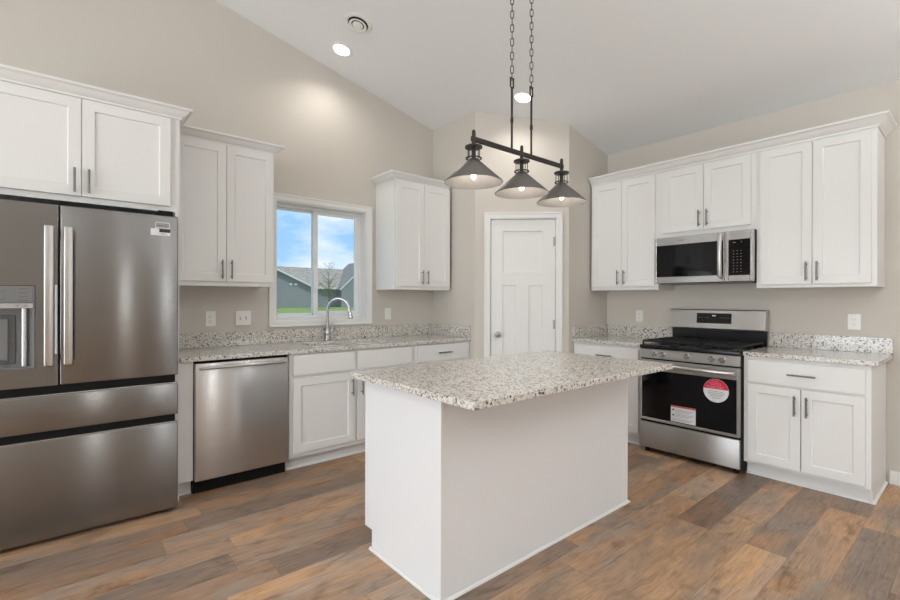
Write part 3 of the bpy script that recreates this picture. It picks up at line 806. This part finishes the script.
# ------------------------------------------------------------------ range
RW = .756
rg = thing('gas_range', 'stainless gas range with black grates against the right wall', 'range', (0, YE - .003, 0), RB)
MB().box(0, RW, -.640, -.02, .035, .868, .002).build('range_body', M['plastic_dark'], rg)
for x in (.04, RW - .04):
    for y in (-.60, -.08): MB().cyl((x, y, .0005), (x, y, .0345), .018, seg=14).build('leveling_foot', M['plastic_dark'], rg)
MB().box(.0, RW, -.664, -.6405, .045, .258, .005, 2).build('storage_drawer', M['steel_range'], rg, smooth=True)
od = ring(MB(), .0, RW, .274, .778, .022, .022, .088, .022, -.664, -.6405, .003).build('oven_door', M['steel_range'], rg)
MB().box(.0225, RW - .0225, -.662, -.645, .2965, .6895).build('oven_window', M['glass_black'], od)
pts = [(.035, -.6645, .738), (.037, -.700, .740), (.06, -.712, .742), (RW / 2, -.716, .742), (RW - .06, -.712, .742), (RW - .037, -.700, .740), (RW - .035, -.6645, .738)]
MB().tube(pts, .0135, 14).build('handle', M['steel_light'], od, smooth=True)
# stickers on the glass
def sx(y): return -y + YE - .003      # world y -> local x
cx = -(-2.591) + (YE - .003); cx = 2.591 + YE - .003; cz = .595
yf = -.6626
mb = MB(); mb.lathe([(0, 0), (.088, 0), (.088, .0004), (0, .0004)], (cx, yf, cz), 'Y', 48); rs = mb.build('round_sticker', M['paper'], od)
bm_pts = []
R_ = .0865; cut = .012
a0 = math.asin(cut / R_)
poly = [(cx + R_ * math.cos(a0 + (PI - 2 * a0) * k / 30), cz + R_ * math.sin(a0 + (PI - 2 * a0) * k / 30)) for k in range(31)]
MB().prism(poly, 'Y', yf - .0009, yf - .0005).build('red_band', M['red'], rs)
mb = MB()
for zz, hw in ((.068, .028), (.055, .046), (.044, .036), (.031, .066), (.021, .055)):
    x = cx - hw
    while x < cx + hw - .008:
        l = random.uniform(.006, .014); mb.box(x, min(x + l, cx + hw), yf - .0013, yf - .0010, cz + zz - .0026, cz + zz + .0022); x += l + .004
mb.build('red_band_print', M['orange'], rs)
mb = MB()
for zz, hw in ((-.006, .05), (-.018, .06), (-.030, .052), (-.042, .042), (-.056, .03)): mb.box(cx - hw, cx + hw, yf - .0009, yf - .0005, cz + zz - .002, cz + zz + .002)
mb.build('grey_print', M['ink'], rs)
x0, x1, z0, z1 = 2.258 + YE - .003, 2.448 + YE - .003, .303, .432
ps = MB().box(x0, x1, yf - .0006, yf, z0, z1).build('paper_sticker', M['paper'], od)
MB().box(x0, x1, yf - .0010, yf - .0007, z1 - .014, z1).build('red_strip', M['ink_red'], ps)
for z in (.392, .350): MB().box(x0 + .012, x0 + .026, yf - .0010, yf - .0007, z, z + .012).build('sticker_icon', M['ink_dark'], ps)
mb = MB()
for k, z in enumerate((.400, .391, .381, .366, .357, .347, .330, .320, .312)): mb.box(x0 + (.035 if k < 6 else .012), x1 - .012 - .02 * (k % 3), yf - .0010, yf - .0007, z - .0013, z + .0013)
mb.build('sticker_print', M['ink'], ps)
# control panel and knobs
cpn = MB().prism([(-.640, .790), (-.664, .790), (-.664, .800), (-.652, .866), (-.640, .866)], 'X', 0, RW).build('control_panel', M['steel_range'], rg, bevel=.002)
for kx in (.124, .192, .384, .565, .638):
    kb = MB().lathe([(0, .0), (.024, .0), (.024, .006), (.019, .009), (.0175, .026), (.015, .030), (0, .030)], (kx, -.6585, .831), 'Y', 24)
    kb.box(kx - .003, kx + .003, -.6585 - .034, -.6585 - .024, .819, .844, .001)
    kb.build('control_knob', M['chrome'], cpn, smooth=True)
# cooktop
mb = MB(); mb.box(0, RW, -.662, -.055, .8685, .900, .006, 2)
cook = mb.build('cooktop', M['black'], rg, smooth=True)
for (x, y, r_) in ((.15, -.50, .048), (.15, -.22, .040), (.378, -.36, .055), (.606, -.50, .050), (.606, -.22, .036)):
    MB().lathe([(0, .0005), (r_, .0005), (r_, .010), (r_ * .8, .011), (r_ * .8, .018), (r_ * .7, .021), (0, .021)], (x, y, .9), 'Z', 24).build('burner', M['iron'], cook, smooth=True)
for gi, (a, b) in enumerate(((.012, .252), (.258, .498), (.504, .744))):
    mb = MB(); y0, y1, z0, z1 = -.635, -.085, .922, .936; t = .011
    mb.box(a, b, y0, y0 + t, z0, z1, .002); mb.box(a, b, y1 - t, y1, z0, z1, .002)
    mb.box(a, a + t, y0 + t, y1 - t, z0, z1, .002); mb.box(b - t, b, y0 + t, y1 - t, z0, z1, .002)
    m_ = (a + b) / 2
    mb.box(m_ - t / 2, m_ + t / 2, y0 + t, y1 - t, z0, z1, .002)
    for yy in (-.50, -.36, -.22): mb.box(a + t, m_ - t / 2, yy - t / 2, yy + t / 2, z0, z1, .002); mb.box(m_ + t / 2, b - t, yy - t / 2, yy + t / 2, z0, z1, .002)
    for x in (a, b - t):
        for yy in (y0, y1 - t, -.36): mb.box(x, x + t, yy, yy + t, .9005, z0, 0)
    mb.build('burner_grate', M['iron'], cook)
# backguard
bgd = MB().prism([(-.02, .868), (-.052, .8685), (-.052, 1.020), (-.02, 1.020)], 'X', .004, RW - .004).build('backguard_base', M['black'], rg)
bs = MB().prism([(-.02, 1.0205), (-.098, 1.0205), (-.104, 1.030), (-.086, 1.183), (-.080, 1.192), (-.02, 1.192)], 'X', -.002, RW + .002).build('backguard', M['steel_light'], rg, bevel=.002)
def bgy(z): return -.104 + (z - 1.03) * .018 / .153
mb = MB().prism([(bgy(1.072) - .0012, 1.072), (bgy(1.160) - .0012, 1.160), (bgy(1.160) - .0002, 1.160), (bgy(1.072) - .0002, 1.072)], 'X', .235, .512)
dpn = mb.build('display_panel', M['glass_black'], bs)
mb = MB()
for k in range(3): mb.box(.364 + k * .009, .369 + k * .009, bgy(1.138) - .0028, bgy(1.138) - .0016, 1.135, 1.142)
mb.build('clock_digits', M['led'], dpn)
mb = MB()
for i in range(4):
    for j in range(2):
        mb.box(.255 + i * .022, .266 + i * .022, bgy(1.11) - .0026, bgy(1.11) - .0014, 1.094 + j * .026, 1.097 + j * .026); mb.box(.425 + i * .020, .434 + i * .020, bgy(1.11) - .0026, bgy(1.11) - .0014, 1.094 + j * .026, 1.097 + j * .026)
mb.build('button_legends', M['legend'], dpn)

# ------------------------------------------------------------------ microwave
mw = thing('microwave', 'stainless over-the-range microwave with black glass door', 'microwave', (0, YE - .003, 1.415), RB)
MWH = 1.8205 - 1.415
MB().box(.0, RW, -.345, -.001, .010, MWH - .0005, .003).build('case', M['plastic_dark'], mw)
MB().box(.03, RW - .03, -.340, -.02, -.002, .0095).build('underside_vent', M['grey_dark'], mw)
DX = .556
md = ring(MB(), .0, DX - .001, .004, MWH - .003, .012, .012, .072, .056, -.388, -.3455, .004).build('door', M['steel'], mw)
MB().box(.0125, DX - .0135, -.386, -.350, .0605, MWH - .0755).build('door_glass', M['glass_black'], md)
pts = [(DX - .020, -.3885, .036), (DX - .020, -.420, .045), (DX - .018, -.436, .10), (DX - .018, -.440, MWH / 2), (DX - .018, -.436, MWH - .08), (DX - .020, -.420, MWH - .028), (DX - .020, -.3885, MWH - .020)]
MB().tube(pts, [.015, .016, .0165, .0165, .0165, .016, .015], 14, flat=.75).build('handle', M['steel_light'], md, smooth=True)
cpm = ring(MB(), DX + .001, RW - .0, .004, MWH - .003, .030, .022, .072, .052, -.388, -.3455, .004).build('control_panel', M['steel'], mw)
kp = MB().box(DX + .0315, RW - .0225, -.3865, -.35, .0565, MWH - .0755).build('keypad', M['glass_black'], cpm)
mb = MB()
for j in range(8):
    for i in range(3):
        x = DX + .062 + i * .026; z = .078 + j * .0235
        mb.box(x, x + .009, -.3874, -.3868, z, z + .0035)
mb.box(DX + .060, DX + .082, -.3874, -.3868, MWH - .096, MWH - .093); mb.box(DX + .118, DX + .124, -.3874, -.3868, MWH - .096, MWH - .090)
mb.build('button_legends', M['legend'], kp)
MB().box(.19, .26, -.3888, -.3882, MWH - .040, MWH - .037).build('brand_mark', M['grey_dark'], md)

# ------------------------------------------------------------------ outlets and switches
def plate(label, cat, name, loc, rz, gangs=1, kind='outlet', wdt=.072, ht=.116):
    r = thing(name, label, cat, loc, rz, 'outlets above the counters' if kind == 'outlet' else 'light switches by the window')
    w = wdt if gangs == 1 else .118
    MB().box(-w / 2, w / 2, -.0065, -.0005, -ht / 2, ht / 2, .002).build('cover_plate', M['plastic_white'], r)
    for g in range(gangs):
        x = 0 if gangs == 1 else (-.023 + .046 * g)
        if kind == 'outlet':
            MB().box(x - .0165, x + .0165, -.0085, -.0066, -.033, .033, .001).build('receptacle', M['plastic_white'], r)
            mb = MB()
            for z in (.017, -.017):
                mb.box(x - .0075, x - .0055, -.0089, -.0086, z - .001, z + .007); mb.box(x + .0055, x + .0075, -.0089, -.0086, z - .001, z + .007); mb.box(x - .002, x + .002, -.0089, -.0086, z - .010, z - .006)
            mb.build('slots', M['grey_dark'], r)
        elif kind == 'toggle':
            MB().box(x - .005, x + .005, -.0075, -.0066, -.012, .012).build('toggle_slot', M['ink'], r)
            MB().box(x - .0038, x + .0038, -.018, -.0076, .000, .009, .001).build('toggle', M['plastic_white'], r)
        else:
            MB().box(x - .0165, x + .0165, -.0088, -.0066, -.033, .033, .001).build('rocker', M['plastic_white'], r)
    return r
plate('white wall outlet nearest the refrigerator above the sink counter', 'outlet', 'wall_outlet', (-3.520, 0, 1.119), 0)
plate('white double light switch left of the window', 'switch', 'light_switch', (-3.279, 0, 1.120), 0, 2, 'toggle')
plate('white rocker switch plate right of the window by the corner', 'switch', 'light_switch', (-1.899, 0, 1.130), 0, 1, 'rocker')
plate('white wall outlet between pantry corner and range', 'outlet', 'wall_outlet', (0, -1.651, 1.115), RB)
plate('white wall outlet right of the range', 'outlet', 'wall_outlet', (0, -3.279, 1.117), RB)

# ------------------------------------------------------------------ island pendant
PX, PY = -2.505, -2.28
pc = thing('island_pendant_light', 'dark bronze three-shade linear pendant hanging over the island', 'pendant light', (PX, PY, 0))
zc = ctop(PX, PY)
TILT = math.atan(SL)
zb = 2.063
MB().box(-.372, .372, -.006, .006, zb - .013, zb + .013, .002).build('crossbar', M['bronze'], pc)
def rotY(mb_, ang, c):
    bmesh.ops.transform(mb_.bm, matrix=Matrix.Translation(c) @ Matrix.Rotation(ang, 4, 'Y') @ Matrix.Translation(-Vector(c)), verts=mb_.bm.verts)
    return mb_
can = MB().box(-.17, .17, -.06, .06, zc - .024, zc - .001, .005, 2); rotY(can, TILT, (0, 0, zc)).build('ceiling_canopy', M['bronze'], pc)
for sx_ in (-.079, .080):
    mb = MB(); mb.cyl((sx_, 0, zb + .0135), (sx_, 0, 2.212), .0058, seg=12); mb.cyl((sx_, 0, 2.212), (sx_, 0, 2.238), .0085, seg=12); mb.cyl((sx_, 0, 2.238), (sx_, 0, 2.400), .0058, seg=12)
    lk = [(sx_ - .011, 0, 2.40), (sx_ + .011, 0, 2.40), (sx_ + .011, 0, 2.450), (sx_ - .011, 0, 2.450)]
    rod = mb.build('rod', M['bronze'], pc, smooth=True)
    MB().tube(lk, .0042, 8, closed=True).build('end_loop', M['bronze'], rod, smooth=True)
    mb = MB(); z = 2.458; k = 0; top = ctop(PX + sx_, PY) - .028
    while z < top:
        r1, hl = .0085, .0125
        lp = []
        for q in range(12):
            a = 2 * PI * q / 12
            u = r1 * math.cos(a); v = r1 * math.sin(a) + (hl if math.sin(a) > 0.01 else (-hl if math.sin(a) < -.01 else 0))
            d = Vector((.75, .66, 0)) if k % 2 == 0 else Vector((.66, -.75, 0))
            lp.append((sx_ + d.x * u, d.y * u, z + v))
        mb.tube(lp, .0022, 6, closed=True); z += .0365; k += 1
    mb.build('chain', M['bronze'], pc, smooth=True)
for sx_ in (-.356, .0, .356):
    mb = MB(); mb.cyl((sx_, 0, 2.033), (sx_, 0, 2.098), .0095, seg=14); mb.sphere((sx_, 0, 2.101), .009, 12)
    mb.lathe([(0, 2.030), (.036, 2.030), (.043, 2.027), (.043, 2.019), (.03, 2.018), (0, 2.018)], (sx_, 0, 0), seg=28)
    mb.cyl((sx_, 0, 1.960), (sx_, 0, 2.018), .011, seg=18)
    for k in range(4):
        a = 2 * PI * k / 4 + .15; mb.cyl((sx_ + .036 * math.cos(a), .036 * math.sin(a), 1.962), (sx_ + .036 * math.cos(a), .036 * math.sin(a), 2.02), .0022, seg=8)
    tor = [(sx_ + .038 * math.cos(2 * PI * k / 24), .038 * math.sin(2 * PI * k / 24), 1.968) for k in range(24)]
    mb.tube(tor, .0034, 8, closed=True)
    soc = mb.build('socket_cage', M['bronze'], pc, smooth=True)
    t = .0022
    prof = [(.024, 1.962), (.028, 1.952), (.1415, 1.849), (.1440, 1.849), (.1440, 1.852), (.030, 1.9555), (.026, 1.964)]
    MB().lathe(prof, (sx_, 0, 0), seg=56, closed=True).build('lamp_shade', M['shade'], soc, smooth=True, angle=50)
    MB().lathe([(.0275, 1.9515), (.1408, 1.8490), (.1400, 1.8484), (.0265, 1.9500)], (sx_, 0, 0), seg=56, closed=True).build('shade_lining', M['lining'], soc, smooth=True, angle=50)
    mb = MB(); mb.cyl((sx_, 0, 1.902), (sx_, 0, 1.9595), .012, seg=14); mb.build('lamp_holder', M['bronze'], soc, smooth=True)
    MB().sphere((sx_, 0, 1.884), .0125, 16, (1, 1, 1.5)).build('light_bulb', M['bulb'], soc, smooth=True)
    light('pendant_bulb_light', 'POINT', (PX + sx_, PY, 1.858), 1.5, (1, .90, .78), shadow_soft_size=.02)

# ------------------------------------------------------------------ ceiling fixtures (lie on the slope)
def ceil_thing(name, label, cat, x, y, group=None):
    r = thing(name, label, cat, (x, y, ctop(x, y) - .0005), 0, group)
    r.rotation_euler = (0, TILT, 0)
    return r
for (x, y, lb) in ((-2.586, -.344, 'round recessed ceiling light near the air vent above the window wall'), (-1.246, -1.201, 'round recessed ceiling light in front of the pantry corner')):
    r = ceil_thing('recessed_light', lb, 'recessed light', x, y, 'recessed ceiling lights')
    MB().lathe([(.070, -.001), (.098, -.001), (.096, -.004), (.074, -.008), (.070, -.006)], seg=48, closed=True).build('trim_ring', M['plastic_white'], r, smooth=True)
    MB().lathe([(0, -.002), (.0695, -.002), (.0695, -.005), (0, -.005)], seg=48).build('diffuser', M['diffuser'], r)
    light('recessed_light_beam', 'SPOT', (x - .01, y, ctop(x, y) - .03), 16, (1, .96, .90), (0, 0, 0), spot_size=math.radians(150), spot_blend=.8, shadow_soft_size=.07)
for (x, y) in ((-1.6, -4.9), (-3.7, -5.6), (-5.9, -2.2)):  # added fill spots over the unseen part of the room, no fixtures there
    light('room_fill_spot', 'SPOT', (x, y, ctop(x, y) - .03), 12, (1, .97, .93), (0, 0, 0), spot_size=math.radians(150), spot_blend=.8, shadow_soft_size=.07)
r = ceil_thing('ceiling_vent', 'round white ceiling air diffuser with concentric rings', 'vent', -2.651, -.747)
MB().lathe([(.078, -.001), (.108, -.001), (.108, -.004), (.084, -.011), (.078, -.009)], seg=48, closed=True).build('outer_ring', M['plastic_white'], r, smooth=True)
MB().lathe([(0, -.001), (.077, -.001), (.077, -.003), (0, -.003)], seg=48).build('throat', M['drain'], r)
MB().lathe([(.050, -.014), (.068, -.018), (.069, -.021), (.050, -.018)], seg=48, closed=True).build('middle_ring', M['plastic_white'], r, smooth=True)
mb = MB(); mb.lathe([(0, -.028), (.022, -.028), (.025, -.025), (.028, -.025), (.041, -.022), (.041, -.018), (0, -.018)], seg=48)
mb.cyl((0, 0, -.020), (0, 0, -.0035), .006); mb.build('center_disc', M['plastic_white'], r, smooth=True)

# ------------------------------------------------------------------ outdoors
def gz(y): return -.25 + max(0, (y - 2)) * .0105
mb = MB(); mb.bm.faces.new([mb.bm.verts.new(p) for p in ((-60, .5, gz(.5)), (90, .5, gz(.5)), (90, 2, gz(2)), (-60, 2, gz(2)))]); mb.bm.faces.new([mb.bm.verts.new(p) for p in ((-60, 2, gz(2)), (90, 2, gz(2)), (90, 120, gz(120)), (-60, 120, gz(120)))])
bmesh.ops.remove_doubles(mb.bm, verts=mb.bm.verts, dist=1e-4)
lawn = mb.build('lawn', M['grass']); lawn['kind'] = 'structure'; lawn['label'] = 'bright green lawn outside the window'

H = thing('neighbour_house', 'grey sided house with shingled roof seen through the window', 'house', (18, 50, .2))
def w2(x, z): return (x - 18, z - .2)
MB().box(-16, 22, 1.5, 9, -.1, 2.55).build('house_wall', M['siding'], H)
lw = [w2(6, .1), w2(19.1, .1), w2(19.1, 2.72), w2(13.2, 5.38), w2(7.3, 2.72), w2(6, 2.72)]
MB().prism([(a, b) for a, b in lw], 'Y', 0, 1.6).build('gable_wall', M['siding'], H, label='left gable wall')
rwp = [w2(23.2, .1), w2(30.8, .1), w2(30.8, 2.72), w2(27, 6.2), w2(23.2, 2.72)]
MB().prism(rwp, 'Y', .2, 1.6).build('gable_wall', M['siding'], H, label='right gable wall')
mb = MB(); mb.prism([(1.0, 2.45), (5.2, 5.1), (9.6, 2.45), (9.6, 2.6), (5.2, 5.28), (1.0, 2.6)], 'X', -16.5, 22.5); mb.build('main_roof', M['shingle'], H)
def slope(x0, z0, x1, z1, y0, y1, t=.12):
    a, b = w2(x0, z0), w2(x1, z1)
    return MB().prism([a, b, (b[0], b[1] + t), (a[0], a[1] + t)], 'Y', y0, y1)
slope(13.2, 5.40, 19.5, 2.56, -.3, 4.5).build('gable_roof', M['shingle'], H)
slope(6.9, 2.56, 13.2, 5.40, -.3, 4.5).build('gable_roof', M['shingle'], H)
slope(22.9, 2.46, 27, 6.22, -.1, 5.5).build('gable_roof', M['shingle'], H)
slope(27, 6.22, 31.1, 2.46, -.1, 5.5).build('gable_roof', M['shingle'], H)
slope(13.2, 5.36, 19.55, 2.50, -.36, -.305, .2).build('rake_board', M['trim'], H)
slope(6.85, 2.50, 13.2, 5.36, -.36, -.305, .2).build('rake_board', M['trim'], H)
slope(22.85, 2.38, 27, 6.2, -.17, -.105, .2).build('rake_board', M['trim'], H)
slope(27, 6.2, 31.15, 2.38, -.17, -.105, .2).build('rake_board', M['trim'], H)
MB().box(1.6, 4.85, .92, .99, 2.38, 2.58).build('gutter', M['trim'], H)
for x in (16.35, 16.95):
    a = w2(x, 2.95); MB().box(a[0], a[0] + .28, -.12, -.001, a[1], a[1] + .2).build('wall_lamp', M['plastic_white'], H)
# young tree in front of the house
tr = thing('young_tree', 'slender young tree with sparse leaves in front of the neighbouring house', 'tree', (19.0, 45, .18))
mb = MB(); mb.tube([(0, 0, 0), (.04, 0, 1.5), (-.03, .02, 3.2), (.03, 0, 5.2)], [.07, .055, .035, .01], 8)
br = []
for k in range(26):
    z = random.uniform(.9, 4.9); a = random.uniform(0, 2 * PI); l = (1.15 - .16 * z) * random.uniform(.6, 1.1) + .25
    e = (l * math.cos(a), l * math.sin(a), z + l * 1.0); br.append(((0, 0, z), e)); mb.tube([(0, 0, z), (e[0] * .5, e[1] * .5, z + l * .4), e], [.02, .013, .005], 5)
mb.build('trunk', M['bark'], tr)
mb = MB()
for (s_, e) in br:
    n = 34 if s_[2] < 2.4 else 9
    for q in range(n):
        f = random.uniform(.25, 1.05); p = Vector(s_).lerp(Vector(e), f) + Vector([random.gauss(0, .11) for _ in range(3)])
        u = Vector([random.gauss(0, 1) for _ in range(3)]).normalized() * .075; v = u.orthogonal().normalized() * .05
        mb.bm.faces.new([mb.bm.verts.new(p + u), mb.bm.verts.new(p + v), mb.bm.verts.new(p - u), mb.bm.verts.new(p - v)])
mb.build('foliage', M['leaf'], tr)
